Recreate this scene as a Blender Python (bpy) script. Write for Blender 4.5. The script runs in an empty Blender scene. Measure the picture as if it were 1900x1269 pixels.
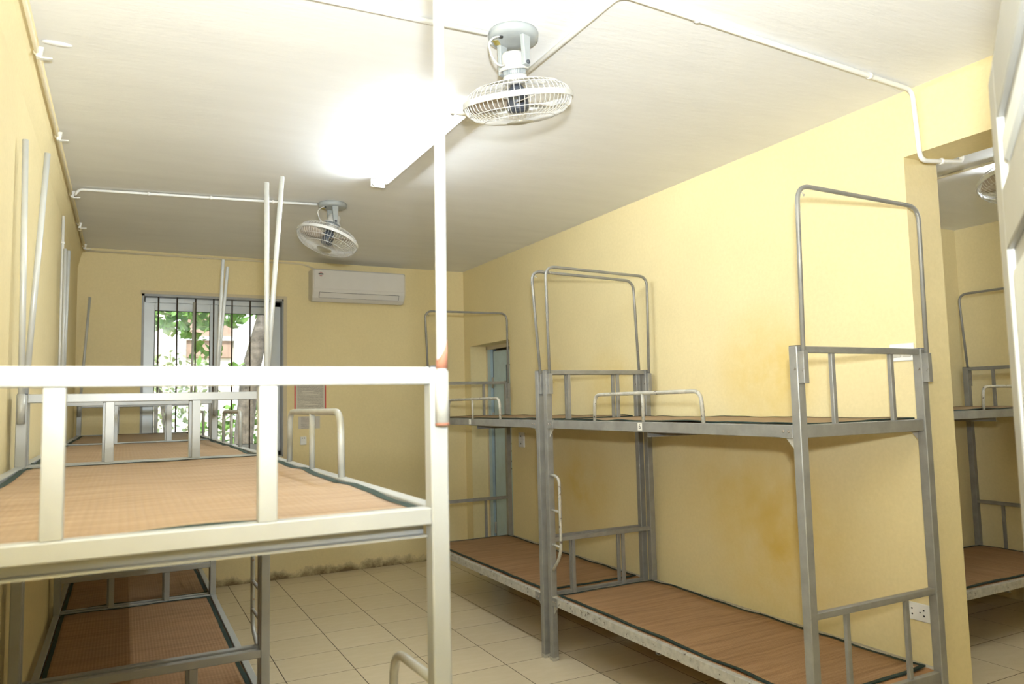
import bpy, bmesh, math, random
from mathutils import Vector, Matrix, Quaternion, noise

random.seed(7)
sc = bpy.context.scene
col = sc.collection

# ------------------------------------------------------------------ camera
CAM = Vector((0.3007, 0.0, 1.551))
cam_d = bpy.data.cameras.new('camera')
cam = bpy.data.objects.new('camera', cam_d)
col.objects.link(cam)
cr = Vector((0.8869463, -0.4613146, -0.0226965))
cu = Vector((-0.0174827, -0.0826369, 0.9964264))
cf = Vector((0.4615416, 0.8833799, 0.0813595))
cam.matrix_world = Matrix(((cr.x, cu.x, -cf.x, CAM.x), (cr.y, cu.y, -cf.y, CAM.y), (cr.z, cu.z, -cf.z, CAM.z), (0, 0, 0, 1)))
cam_d.sensor_width = 36
cam_d.lens = 1380.5 / 1900 * 36
cam_d.clip_start = 0.03
cam_d.dof.use_dof = True
cam_d.dof.focus_distance = 4.2
cam_d.dof.aperture_fstop = 5.0
sc.camera = cam

# ------------------------------------------------------------------ world, sun, flash, exposure
world = bpy.data.worlds.new('world')
sc.world = world
world.use_nodes = True
wn = world.node_tree.nodes
sky = wn.new('ShaderNodeTexSky')
sky.sky_type = 'NISHITA'
sky.sun_elevation = math.radians(52)
sky.sun_rotation = math.radians(180)
sky.sun_disc = False
wn['Background'].inputs['Strength'].default_value = 0.42
world.node_tree.links.new(sky.outputs[0], wn['Background'].inputs['Color'])

sun_d = bpy.data.lights.new('sun', 'SUN')
sun_d.energy = 3.6
sun_d.angle = math.radians(3)
sun_d.color = (1, 0.95, 0.85)
sun = bpy.data.objects.new('sun', sun_d)
sun.rotation_euler = (math.radians(42), 0, math.radians(-12))
sun.location = (0, -5, 12)
col.objects.link(sun)

# the photographer's flash on its bracket, above and to the right of the lens
fl_d = bpy.data.lights.new('camera_flash', 'SPOT')
fl_d.energy = 500
fl_d.spot_size = math.radians(158)
fl_d.spot_blend = 1.0
fl_d.shadow_soft_size = 0.045
fl_d.color = (0.90, 0.96, 1.0)
fl = bpy.data.objects.new('camera_flash', fl_d)
fl.matrix_world = cam.matrix_world.copy()
fl.location = CAM + cr * 0.03 + cu * 0.22
fl.rotation_euler = Vector((0.40, 0.53, 0.75)).to_track_quat('-Z', 'Y').to_euler()
col.objects.link(fl)

sc.view_settings.view_transform = 'Standard'
sc.view_settings.look = 'None'
sc.view_settings.gamma = 1
sc.view_settings.use_curve_mapping = False
sc.view_settings.exposure = 0.42

# ------------------------------------------------------------------ materials
MATS = {}


def nodes(name):
    m = bpy.data.materials.new(name)
    m.use_nodes = True
    nt = m.node_tree
    b = nt.nodes['Principled BSDF']
    MATS[name] = m
    return m, nt, b


def N(nt, typ, **kw):
    n = nt.nodes.new(typ)
    for k, v in kw.items():
        if k in n.inputs:
            n.inputs[k].default_value = v
        else:
            setattr(n, k, v)
    return n


def mixc(nt, fac, a, b, blend='MIX'):
    n = nt.nodes.new('ShaderNodeMix')
    n.data_type = 'RGBA'
    n.blend_type = blend
    for key, v in ((0, fac), (6, a), (7, b)):
        if isinstance(v, (int, float)):
            n.inputs[key].default_value = v
        elif isinstance(v, tuple):
            n.inputs[key].default_value = (*v, 1) if len(v) == 3 else v
        else:
            nt.links.new(v, n.inputs[key])
    return n.outputs[2]


def ramp(nt, src, p0, p1, c0=(0, 0, 0, 1), c1=(1, 1, 1, 1)):
    r = nt.nodes.new('ShaderNodeValToRGB')
    r.color_ramp.elements[0].position = p0
    r.color_ramp.elements[1].position = p1
    r.color_ramp.elements[0].color = c0
    r.color_ramp.elements[1].color = c1
    nt.links.new(src, r.inputs[0])
    return r.outputs[0]


def coords(nt, scale=(1, 1, 1), kind='Object'):
    tc = nt.nodes.new('ShaderNodeTexCoord')
    mp = nt.nodes.new('ShaderNodeMapping')
    mp.inputs['Scale'].default_value = scale
    nt.links.new(tc.outputs[kind], mp.inputs[0])
    return mp.outputs[0]


def noise_t(nt, vec, scale, detail=4, rough=0.55):
    n = N(nt, 'ShaderNodeTexNoise', Scale=scale, Detail=detail, Roughness=rough)
    nt.links.new(vec, n.inputs['Vector'])
    return n.outputs['Fac']


def bump(nt, b, h, strength, dist=0.01):
    bp = N(nt, 'ShaderNodeBump', Strength=strength, Distance=dist)
    nt.links.new(h, bp.inputs['Height'])
    nt.links.new(bp.outputs[0], b.inputs['Normal'])


def plain(name, c, rough=0.5, metal=0.0, var=0.12, scale=9, bmp=0.0, bscale=60, chip=None, chip_lo=0.66, chip_scale=22, spec=0.5):
    m, nt, b = nodes(name)
    v = coords(nt)
    n = noise_t(nt, v, scale)
    dark = tuple(x * (1 - var) for x in c)
    lite = tuple(min(1, x * (1 + var)) for x in c)
    out = mixc(nt, ramp(nt, n, 0.3, 0.7), dark, lite)
    if chip:
        n2 = noise_t(nt, v, chip_scale, 6, 0.65)
        out = mixc(nt, ramp(nt, n2, chip_lo, chip_lo + 0.03), out, chip)
    nt.links.new(out, b.inputs['Base Color'])
    b.inputs['Roughness'].default_value = rough
    b.inputs['Metallic'].default_value = metal
    b.inputs['Specular IOR Level'].default_value = spec
    if bmp:
        bump(nt, b, noise_t(nt, v, bscale, 3), bmp)
    return m


def wall_mat(name, stains=(), grime=False, c=(0.84, 0.715, 0.415), top=None):
    m, nt, b = nodes(name)
    v = coords(nt)
    big = ramp(nt, noise_t(nt, v, 1.3, 3), 0.3, 0.75)
    out = mixc(nt, big, tuple(x * 0.96 for x in c), tuple(x * 1.03 for x in c))
    fine = ramp(nt, noise_t(nt, v, 55, 3), 0.25, 0.8)
    out = mixc(nt, fine, out, mixc(nt, 1.0, out, (0.93, 0.93, 0.9), 'MULTIPLY'))
    for (px, py, pz, r, k) in stains:
        mp = N(nt, 'ShaderNodeMapping')
        mp.inputs['Location'].default_value = (-px / r, -py / r, -pz / r)
        mp.inputs['Scale'].default_value = (1 / r,) * 3
        tc = nt.nodes.new('ShaderNodeTexCoord')
        nt.links.new(tc.outputs['Object'], mp.inputs[0])
        g = N(nt, 'ShaderNodeTexGradient', gradient_type='SPHERICAL')
        nt.links.new(mp.outputs[0], g.inputs[0])
        mul = N(nt, 'ShaderNodeMath', operation='MULTIPLY')
        nt.links.new(g.outputs['Fac'], mul.inputs[0])
        nt.links.new(ramp(nt, noise_t(nt, v, 4.5, 4), 0.2, 0.85), mul.inputs[1])
        mul2 = N(nt, 'ShaderNodeMath', operation='MULTIPLY', use_clamp=True)
        nt.links.new(mul.outputs[0], mul2.inputs[0])
        mul2.inputs[1].default_value = k
        out = mixc(nt, mul2.outputs[0], out, (0.72, 0.52, 0.14))
    if grime:
        sep = nt.nodes.new('ShaderNodeSeparateXYZ')
        nt.links.new(v, sep.inputs[0])
        mr = N(nt, 'ShaderNodeMapRange')
        mr.inputs['From Min'].default_value = 0.0
        mr.inputs['From Max'].default_value = 0.22
        mr.inputs['To Min'].default_value = 0.5
        mr.inputs['To Max'].default_value = 0.0
        nt.links.new(sep.outputs['Z'], mr.inputs['Value'])
        add = N(nt, 'ShaderNodeMath', operation='MULTIPLY_ADD')
        nt.links.new(noise_t(nt, v, 7, 6, 0.7), add.inputs[0])
        add.inputs[1].default_value = 0.55
        nt.links.new(mr.outputs[0], add.inputs[2])
        out = mixc(nt, ramp(nt, add.outputs[0], 0.60, 0.78), out, (0.20, 0.14, 0.07))
    nt.links.new(out, b.inputs['Base Color'])
    b.inputs['Roughness'].default_value = 0.62
    b.inputs['Specular IOR Level'].default_value = 0.3
    bump(nt, b, noise_t(nt, v, 90, 4, 0.6), 0.25, 0.003)
    return m


WX = 3.4569   # right wall
YB = 7.1239   # back wall
H = 2.9358    # ceiling
YO = 2.1183   # jamb of the wide opening
T = 0.24      # right wall thickness
H2 = 2.86     # ceiling of the other room
X2, Y2 = 6.25, 3.60

wall_mat('wall_yellow')
wall_mat('wall_yellow_right', [(WX, 3.02, 1.70, 0.42, 1.6), (WX, 2.98, 0.74, 0.6, 1.4), (WX, 3.40, 1.03, 0.4, 0.9), (WX, 4.92, 0.92, 0.5, 1.3),
                              (WX, 4.52, 1.62, 0.35, 1.3), (WX, 3.0, 1.0, 0.35, 0.8), (WX, 5.4, 1.7, 0.3, 0.7)])
wall_mat('wall_yellow_back', [], True)
wall_mat('wall_ochre', [], False, (0.66, 0.47, 0.15))
wall_mat('wall_plaster', [], False, (0.66, 0.57, 0.40))

m, nt, b = nodes('ceiling_white')
v = coords(nt, (0.7, 3.0, 1))
n1 = noise_t(nt, v, 2.2, 5, 0.6)
nt.links.new(mixc(nt, ramp(nt, n1, 0.3, 0.7), (0.84, 0.845, 0.85), (0.89, 0.895, 0.90)), b.inputs['Base Color'])
b.inputs['Roughness'].default_value = 0.8
bump(nt, b, noise_t(nt, v, 14, 5, 0.6), 0.35, 0.006)

m, nt, b = nodes('floor_tile')
v = coords(nt)
oi = nt.nodes.new('ShaderNodeObjectInfo')
n1 = noise_t(nt, coords(nt, (1.2, 4, 1)), 5, 6, 0.6)
c1 = mixc(nt, ramp(nt, n1, 0.3, 0.75), (0.74, 0.63, 0.43), (0.80, 0.69, 0.49))
c2 = mixc(nt, 1.0, c1, (0.95, 0.95, 0.94), 'MULTIPLY')
nt.links.new(mixc(nt, oi.outputs['Random'], c1, c2), b.inputs['Base Color'])
b.inputs['Roughness'].default_value = 0.22
plain('grout', (0.10, 0.072, 0.042), 0.9)

plain('bed_grey', (0.275, 0.27, 0.25), 0.42, 0.25, 0.14, 14, 0.05, 90, (0.13, 0.10, 0.08), 0.70)
plain('bed_grey_worn', (0.46, 0.44, 0.38), 0.5, 0.1, 0.2, 30, 0.1, 90, (0.10, 0.075, 0.06), 0.60, 34)
plain('bed_cream', (0.36, 0.37, 0.36), 0.35, 0.1, 0.05, 9, 0.02, 90, (0.30, 0.22, 0.15), 0.76, 26)
plain('bed_cream_worn', (0.38, 0.38, 0.35), 0.4, 0.1, 0.1, 20, 0.05, 90, (0.26, 0.16, 0.10), 0.66, 30)
plain('pole_cream', (0.52, 0.53, 0.51), 0.35, 0.1, 0.06, 9, 0.02, 90, (0.30, 0.22, 0.15), 0.74, 26)
plain('primer_rust', (0.24, 0.10, 0.06), 0.7, 0, 0.25, 30)
plain('bolt_steel', (0.33, 0.29, 0.25), 0.4, 0.7)
plain('dark_cap', (0.05, 0.05, 0.06), 0.6)
plain('ply', (0.40, 0.22, 0.10), 0.7, 0, 0.25, 12, 0.1)
plain('binding_green', (0.012, 0.030, 0.022), 0.85, 0, 0.3, 40, 0.3, 300)
plain('plate_white', (0.80, 0.78, 0.70), 0.5, 0, 0.05)
plain('print_black', (0.03, 0.025, 0.025), 0.6)
plain('pvc_white', (0.82, 0.82, 0.80), 0.4, 0, 0.03)
plain('pvc_cream', (0.74, 0.66, 0.48), 0.5, 0, 0.06)
plain('fan_body', (0.36, 0.39, 0.40), 0.35, 0, 0.05)
plain('fan_white', (0.60, 0.60, 0.58), 0.35, 0, 0.03)
plain('fan_motor_dark', (0.06, 0.07, 0.09), 0.35, 0, 0.2)
plain('fan_blade', (0.50, 0.43, 0.36), 0.35, 0, 0.05)
plain('fan_badge', (0.42, 0.40, 0.33), 0.3, 0.3, 0.1)
plain('name_foil', (0.55, 0.45, 0.12), 0.35, 0.5, 0.3, 200)
plain('sticker_green', (0.05, 0.45, 0.2), 0.5)
plain('ac_white', (0.70, 0.68, 0.65), 0.35, 0, 0.02)
plain('ac_side', (0.66, 0.62, 0.54), 0.4, 0, 0.02)
plain('logo_red', (0.45, 0.13, 0.12), 0.5)
plain('paper_red', (0.62, 0.04, 0.04), 0.5)
plain('door_blue', (0.45, 0.58, 0.64), 0.4, 0.1, 0.06, 10)
plain('door_blue_dark', (0.12, 0.16, 0.19), 0.5, 0.1)
plain('door_leaf_shaded', (0.30, 0.295, 0.265), 0.45, 0.1, 0.06, 10)  # tan-grey carries the grazing-light shade on stiles and rails
plain('hinge_steel', (0.55, 0.54, 0.50), 0.35, 0.6)
plain('alu_white', (0.56, 0.60, 0.62), 0.35, 0.2, 0.04)
plain('alu_grey', (0.30, 0.31, 0.31), 0.5, 0.3, 0.1)
plain('rubber_and_gap_shade', (0.03, 0.03, 0.03), 0.7)  # this black also stands in for shade in gaps and holes
plain('iron_bar', (0.10, 0.075, 0.055), 0.6, 0.3, 0.3, 40)
plain('trunk_bark', (0.19, 0.16, 0.125), 0.9, 0, 0.45, 14, 0.8, 40)
plain('leaf_green', (0.19, 0.36, 0.07), 0.6, 0, 0.35, 5)
plain('leaf_pale', (0.40, 0.47, 0.23), 0.6, 0, 0.3, 5)
plain('stucco_cream', (0.80, 0.72, 0.58), 0.8, 0, 0.05)
plain('stucco_white', (0.86, 0.86, 0.84), 0.8, 0, 0.03)
plain('shutter_brown', (0.42, 0.28, 0.20), 0.7, 0, 0.1)
plain('yard_ground', (0.42, 0.36, 0.26), 0.9, 0, 0.3, 3)

m, nt, b = nodes('tube_glow')
b.inputs['Base Color'].default_value = (1, 1, 1, 1)
b.inputs['Emission Color'].default_value = (0.87, 0.95, 1.0, 1)
b.inputs['Emission Strength'].default_value = 155.0

m, nt, b = nodes('tube_glow_old')
b.inputs['Base Color'].default_value = (1, 1, 1, 1)
b.inputs['Emission Color'].default_value = (0.87, 0.95, 1.0, 1)
b.inputs['Emission Strength'].default_value = 95.0

m, nt, b = nodes('pane_glass')
nt.nodes.remove(b)
tr = N(nt, 'ShaderNodeBsdfTransparent', Color=(0.95, 0.97, 0.96, 1))
gl = N(nt, 'ShaderNodeBsdfGlossy', Roughness=0.03)
fr = N(nt, 'ShaderNodeFresnel', IOR=1.45)
mx = nt.nodes.new('ShaderNodeMixShader')
nt.links.new(fr.outputs[0], mx.inputs[0])
nt.links.new(tr.outputs[0], mx.inputs[1])
nt.links.new(gl.outputs[0], mx.inputs[2])
nt.links.new(mx.outputs[0], nt.nodes['Material Output'].inputs[0])

# woven reed mat: reeds lie across the bed, warp strings run along it
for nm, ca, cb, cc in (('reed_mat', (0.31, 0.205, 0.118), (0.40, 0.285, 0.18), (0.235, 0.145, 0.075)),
                       ('reed_mat_shaded', (0.29, 0.165, 0.078), (0.39, 0.235, 0.12), (0.19, 0.10, 0.042))):  # lower-deck copy, its colour darkened for shade under the upper bunk
    m, nt, b = nodes(nm)
    v = coords(nt)
    st = noise_t(nt, coords(nt, (2.2, 45, 1)), 1.0, 5, 0.65)
    band = noise_t(nt, coords(nt, (0.8, 16, 1)), 1.0, 4, 0.6)
    c1 = mixc(nt, ramp(nt, st, 0.36, 0.62), ca, cb)
    c1 = mixc(nt, ramp(nt, band, 0.52, 0.78), c1, cc)
    w1 = N(nt, 'ShaderNodeTexWave', wave_type='BANDS', bands_direction='Y', Scale=32.0, Distortion=0.6)
    w1.inputs['Detail'].default_value = 1
    nt.links.new(v, w1.inputs[0])
    w2 = N(nt, 'ShaderNodeTexWave', wave_type='BANDS', bands_direction='X', Scale=22.0, Distortion=0.8)
    nt.links.new(v, w2.inputs[0])
    mulw = N(nt, 'ShaderNodeMath', operation='MULTIPLY')
    nt.links.new(w1.outputs['Fac'], mulw.inputs[0])
    nt.links.new(w2.outputs['Fac'], mulw.inputs[1])
    c2 = mixc(nt, ramp(nt, mulw.outputs[0], 0.0, 0.5), mixc(nt, 1.0, c1, (0.89, 0.875, 0.85), 'MULTIPLY'), c1)
    nt.links.new(c2, b.inputs['Base Color'])
    b.inputs['Roughness'].default_value = 0.6
    b.inputs['Specular IOR Level'].default_value = 0.3
    bump(nt, b, mulw.outputs[0], 0.5, 0.002)


def print_mat(name, paper, ink, lines, margin_u=(0.06, 0.94)):
    """rows of illegible small print on a sheet, in the sheet's own x/z"""
    m, nt, b = nodes(name)
    tc = nt.nodes.new('ShaderNodeTexCoord')
    sep = nt.nodes.new('ShaderNodeSeparateXYZ')
    nt.links.new(tc.outputs['Generated'], sep.inputs[0])
    w = N(nt, 'ShaderNodeMath', operation='MULTIPLY')
    nt.links.new(sep.outputs['Z'], w.inputs[0])
    w.inputs[1].default_value = lines
    f = N(nt, 'ShaderNodeMath', operation='FRACT')
    nt.links.new(w.outputs[0], f.inputs[0])
    g = N(nt, 'ShaderNodeMath', operation='GREATER_THAN')
    nt.links.new(f.outputs[0], g.inputs[0])
    g.inputs[1].default_value = 0.5
    words = ramp(nt, noise_t(nt, coords(nt, (60, 1, lines), 'Generated'), 1.0, 2), 0.40, 0.46)
    rows = ramp(nt, noise_t(nt, coords(nt, (1.2, 1, lines * 0.9), 'Generated'), 1.0, 0), 0.34, 0.37)
    ma = N(nt, 'ShaderNodeMath', operation='MULTIPLY')
    nt.links.new(g.outputs[0], ma.inputs[0])
    nt.links.new(words, ma.inputs[1])
    mb = N(nt, 'ShaderNodeMath', operation='MULTIPLY')
    nt.links.new(ma.outputs[0], mb.inputs[0])
    nt.links.new(rows, mb.inputs[1])
    edge = ma
    cur = mb.outputs[0]
    for op, val in (('GREATER_THAN', margin_u[0]), ('LESS_THAN', margin_u[1])):
        q = N(nt, 'ShaderNodeMath', operation=op)
        nt.links.new(sep.outputs['X'], q.inputs[0])
        q.inputs[1].default_value = val
        r = N(nt, 'ShaderNodeMath', operation='MULTIPLY')
        nt.links.new(cur, r.inputs[0])
        nt.links.new(q.outputs[0], r.inputs[1])
        cur = r.outputs[0]
    nt.links.new(mixc(nt, cur, paper, ink), b.inputs['Base Color'])
    b.inputs['Roughness'].default_value = 0.5
    return m


print_mat('notice_print', (0.66, 0.62, 0.53), (0.30, 0.27, 0.23), 42)
print_mat('slip_print', (0.60, 0.56, 0.50), (0.33, 0.29, 0.26), 16, (0.12, 0.8))


# ------------------------------------------------------------------ mesh helpers
class B:
    def __init__(s):
        s.bm = bmesh.new()

    def box(s, x0, x1, y0, y1, z0, z1, bev=0.0, M=None):
        if x0 > x1: x0, x1 = x1, x0
        if y0 > y1: y0, y1 = y1, y0
        r = bmesh.ops.create_cube(s.bm, size=1)
        vs = r['verts']
        for v in vs:
            v.co = Vector(((x0 + x1) / 2 + v.co.x * (x1 - x0), (y0 + y1) / 2 + v.co.y * (y1 - y0), (z0 + z1) / 2 + v.co.z * (z1 - z0)))
        if bev:
            es = list({e for v in vs for e in v.link_edges})
            rr = bmesh.ops.bevel(s.bm, geom=es, offset=bev, segments=1, affect='EDGES', profile=0.5)
            vs = list({v for f in rr['faces'] for v in f.verts})
        if M is not None:
            for v in vs: v.co = M @ v.co
        return s

    def quad(s, *pts):
        s.bm.faces.new([s.bm.verts.new(p) for p in pts])
        return s

    def prism(s, pts, d):
        """polygon pts swept by vector d"""
        d = Vector(d)
        a = [s.bm.verts.new(p) for p in pts]
        c = [s.bm.verts.new(Vector(p) + d) for p in pts]
        n = len(pts)
        s.bm.faces.new(a[::-1]); s.bm.faces.new(c)
        for i in range(n):
            s.bm.faces.new((a[i], a[(i + 1) % n], c[(i + 1) % n], c[i]))
        return s

    def tube(s, pts, r, n=10, fillet=0.0, fseg=5, M=None, closed=False, rads=None):
        P = [Vector(p) for p in pts]
        if fillet:
            Q = [P[0]]
            for i in range(1, len(P) - 1):
                a, b_, c = P[i - 1], P[i], P[i + 1]
                da, dc = (a - b_), (c - b_)
                t = min(fillet, da.length * 0.48, dc.length * 0.48)
                p0, p1 = b_ + da.normalized() * t, b_ + dc.normalized() * t
                for k in range(fseg + 1):
                    u = k / fseg
                    Q.append(p0 * (1 - u) ** 2 + b_ * 2 * u * (1 - u) + p1 * u ** 2)
            Q.append(P[-1])
            P = Q
        m = len(P)
        tan = []
        for i in range(m):
            if closed: t = P[(i + 1) % m] - P[i - 1]
            else: t = P[min(i + 1, m - 1)] - P[max(i - 1, 0)]
            tan.append(t.normalized())
        up = Vector((0, 0, 1)) if abs(tan[0].z) < 0.9 else Vector((1, 0, 0))
        nx = tan[0].cross(up).normalized()
        rings = []
        for i in range(m):
            nx = (nx - tan[i] * nx.dot(tan[i])).normalized()
            ny = tan[i].cross(nx)
            rr = rads[i] if rads else r
            ring = []
            for k in range(n):
                a = 2 * math.pi * k / n
                co = P[i] + (nx * math.cos(a) + ny * math.sin(a)) * rr
                if M is not None: co = M @ co
                ring.append(s.bm.verts.new(co))
            rings.append(ring)
        R = m if closed else m - 1
        for i in range(R):
            a, c = rings[i], rings[(i + 1) % m]
            for k in range(n):
                f = s.bm.faces.new((a[k], a[(k + 1) % n], c[(k + 1) % n], c[k]))
                f.smooth = n > 4
        if not closed:
            s.bm.faces.new(rings[0][::-1]); s.bm.faces.new(rings[-1])
        return s

    def lathe(s, prof, n=32, M=None, smooth=True):
        rings = []
        for (r, z) in prof:
            ring = []
            for k in range(n):
                a = 2 * math.pi * k / n
                co = Vector((r * math.cos(a), r * math.sin(a), z))
                if M is not None: co = M @ co
                ring.append(s.bm.verts.new(co))
            rings.append(ring)
        for a, c in zip(rings[:-1], rings[1:]):
            for k in range(n):
                f = s.bm.faces.new((a[k], a[(k + 1) % n], c[(k + 1) % n], c[k]))
                f.smooth = smooth
        s.bm.faces.new(rings[0][::-1]); s.bm.faces.new(rings[-1])
        return s

    def mesh(s, name, mat):
        bmesh.ops.recalc_face_normals(s.bm, faces=s.bm.faces)
        me = bpy.data.meshes.new(name)
        s.bm.to_mesh(me); s.bm.free()
        me.materials.append(MATS[mat])
        return me

    def build(s, name, mat, parent=None, **kw):
        return link(name, s.mesh(name, mat), parent, **kw)


def link(name, me, parent=None, loc=None, rot=None, label=None, cat=None, group=None, kind=None):
    o = bpy.data.objects.new(name, me)
    col.objects.link(o)
    if parent: o.parent = parent
    if loc: o.location = loc
    if rot: o.rotation_euler = rot
    tag(o, label, cat, group, kind)
    return o


def tag(o, label=None, cat=None, group=None, kind=None):
    if label: o['label'] = label
    if cat: o['category'] = cat
    if group: o['group'] = group
    if kind: o['kind'] = kind
    return o


def thing(name, loc, label, cat, group=None, rz=0.0, kind=None):
    o = bpy.data.objects.new(name, None)
    o.empty_display_size = 0.1
    col.objects.link(o)
    o.location = loc
    o.rotation_euler = (0, 0, rz)
    return tag(o, label, cat, group, kind)


def text_part(txt, size, mat, parent, loc, rot, name='numeral'):
    cu_ = bpy.data.curves.new(name, 'FONT')
    cu_.body = txt
    cu_.size = size
    cu_.align_x = 'CENTER'
    cu_.align_y = 'CENTER'
    cu_.extrude = 0.0004
    tmp = bpy.data.objects.new('tmp_text', cu_)
    col.objects.link(tmp)
    bpy.context.view_layer.update()
    me = bpy.data.meshes.new_from_object(tmp.evaluated_get(bpy.context.evaluated_depsgraph_get()))
    bpy.data.objects.remove(tmp)
    bpy.data.curves.remove(cu_)
    me.materials.clear()
    me.materials.append(MATS[mat])
    return link(name, me, parent, loc, rot)


# ------------------------------------------------------------------ the room
def struct(name, b, mat, label=None, parent=None):
    return b.build(name, mat, parent, kind='structure' if parent is None else None, label=label)


YF = -1.3     # back of the entry passage behind the camera
# left wall: stands a little out of plumb and coves into the ceiling
b = B()
prof = [(-0.06, -0.02), (-0.06, 2.76), (-0.035, 2.87), (0.0, H + 0.01), (-0.30, H + 0.01), (-0.30, -0.02)]
b.prism([(x, YF - 0.2, z) for x, z in prof], (0, YB + 0.2 - YF, 0))
struct('wall_left', b, 'wall_yellow', 'yellow plastered wall behind the cream bunks')

# back wall around the window
WL, WR, WB, WT = 0.425, 1.615, 1.105, 2.565
b = B()
BT = 0.22
b.box(-0.3, WL, YB, YB + BT, -0.02, H)
b.box(WR, WX + T, YB, YB + BT, -0.02, H)
b.box(WL, WR, YB, YB + BT, -0.02, WB)
b.box(WL, WR, YB, YB + BT, WT, H)
struct('wall_back', b, 'wall_yellow_back', 'ochre yellow end wall with the window and a grimy foot')

# right wall with doorway in the far corner and the wide opening
DL, DR, DT = 6.972, 6.094, 2.137
OT = 2.632
YN = 0.30
b = B()
b.box(WX, WX + T, YO, DR, -0.02, H)
b.box(WX, WX + T, DR, DL, DT, H)
b.box(WX, WX + T, DL, YB, -0.02, H)
b.box(WX, WX + T, 0.55, YO, OT, H)
b.box(WX, WX + T, YN - 0.2, 0.55, -0.02, H)
struct('wall_right', b, 'wall_yellow_right', 'pale yellow long wall with hand stains beside the grey bunks')

b = B()
b.box(1.02, WX + T, YN - 0.2, YN, -0.02, H)
struct('wall_front', b, 'wall_yellow')
b = B()
b.box(1.02, 1.2, YF, YN - 0.2, -0.02, H)
struct('wall_passage', b, 'wall_yellow')
b = B()
b.box(-0.3, 1.2, YF - 0.2, YF, -0.02, H)
struct('wall_entry', b, 'wall_yellow')
# other room
b = B()
b.box(WX + T, X2 + 0.2, Y2, Y2 + 0.2, -0.02, H)
struct('wall_other_back', b, 'wall_yellow')
b = B()
b.box(X2, X2 + 0.2, -0.2, Y2, -0.02, H)
struct('wall_other_right', b, 'wall_yellow')
b = B()
b.box(WX + T, X2, -0.2, 0.0, -0.02, H)
struct('wall_other_front', b, 'wall_yellow')
# corridor behind the corner doorway
b = B()
b.box(WX + T + 0.9, WX + T + 1.0, 5.5, YB + BT, -0.02, H)
b.box(WX + T, WX + T + 1.0, 5.4, 5.5, -0.02, H)
b.box(WX + T, WX + T + 1.0, YB + 0.05, YB + BT, -0.02, H)
struct('wall_corridor', b, 'wall_yellow')

# ceilings and roof slab
b = B()
b.box(-0.3, WX + T + 1.0, YF - 0.2, YB + BT, H, H + 0.25)
struct('ceiling', b, 'ceiling_white', 'white brushed limewash ceiling')
b = B()
b.box(WX + T, X2 + 0.2, -0.2, Y2 + 0.2, H2, H2 + 0.3)
struct('ceiling_other', b, 'ceiling_white')

# floor slab and tiles (each tile its own piece)
b = B()
b.box(-0.3, X2 + 0.2, YF - 0.2, YB + BT, -0.2, -0.0004)
floor = struct('floor', b, 'grout', 'cream ceramic tile floor with dark joints')
TS = 0.3999
tile_me = {}


def tile(x0, x1, y0, y1):
    key = (round(x1 - x0, 4), round(y1 - y0, 4))
    if key not in tile_me:
        w, l = key
        tile_me[key] = B().box(-w / 2 + 0.0022, w / 2 - 0.0022, -l / 2 + 0.0022, l / 2 - 0.0022, -0.0075, 0, 0.0008).mesh('tile', 'floor_tile')
    link('tile', tile_me[key], floor, ((x0 + x1) / 2, (y0 + y1) / 2, 0))


def lay(xa, xb, ya, yb):
    gx = 1.5466 + TS * math.floor((xa - 1.5466) / TS + 1e-6)
    while gx < xb - 0.02:
        gy = 4.4848 + TS * math.floor((ya - 4.4848) / TS + 1e-6)
        while gy < yb - 0.02:
            x0, x1, y0, y1 = max(gx, xa), min(gx + TS, xb), max(gy, ya), min(gy + TS, yb)
            if x1 - x0 > 0.02 and y1 - y0 > 0.02: tile(x0, x1, y0, y1)
            gy += TS
        gx += TS


lay(-0.055, WX, YN, YB)
lay(-0.055, 1.02, YF, YN)
lay(WX, X2, 0.55, YO)
lay(WX + T, X2, YO, Y2)
lay(WX, WX + T + 0.9, DR, DL)

# ------------------------------------------------------------------ window with bars
win = tag(thing('window_1', (0, 0, 0), 'aluminium sliding window with dark iron bars beyond the cream bunks', None), kind='structure')
b = B()
for (x0, x1, z0, z1) in ((WL, WL + 0.02, WB, WT), (WR - 0.012, WR, WB, WT), (WL, WR, WT - 0.02, WT), (WL, WR, WB, WB + 0.012)):
    b.box(x0, x1, YB - 0.004, YB + 0.10, z0, z1)
b.build('reveal', 'alu_grey', win)
b = B()
b.box(WR, WR + 0.032, YB - 0.008, YB + 0.01, WB - 0.02, WT + 0.03)
b.build('plaster_edge', 'wall_plaster', win)
b = B()
b.box(WL - 0.01, WR, YB - 0.008, YB + 0.01, WT, WT + 0.028)
b.build('plaster_edge', 'wall_plaster', win)
fy0, fy1 = YB + 0.10, YB + 0.19
b = B()
b.box(WL, WR, fy0, fy1, WT - 0.06, WT); b.box(WL, WR, fy0, fy1, WB, WB + 0.05)
b.box(WL, WL + 0.03, fy0, fy1, WB, WT); b.box(WR - 0.10, WR, fy0, fy1, WB, WT)
b.build('outer_frame', 'alu_white', win)


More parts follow.
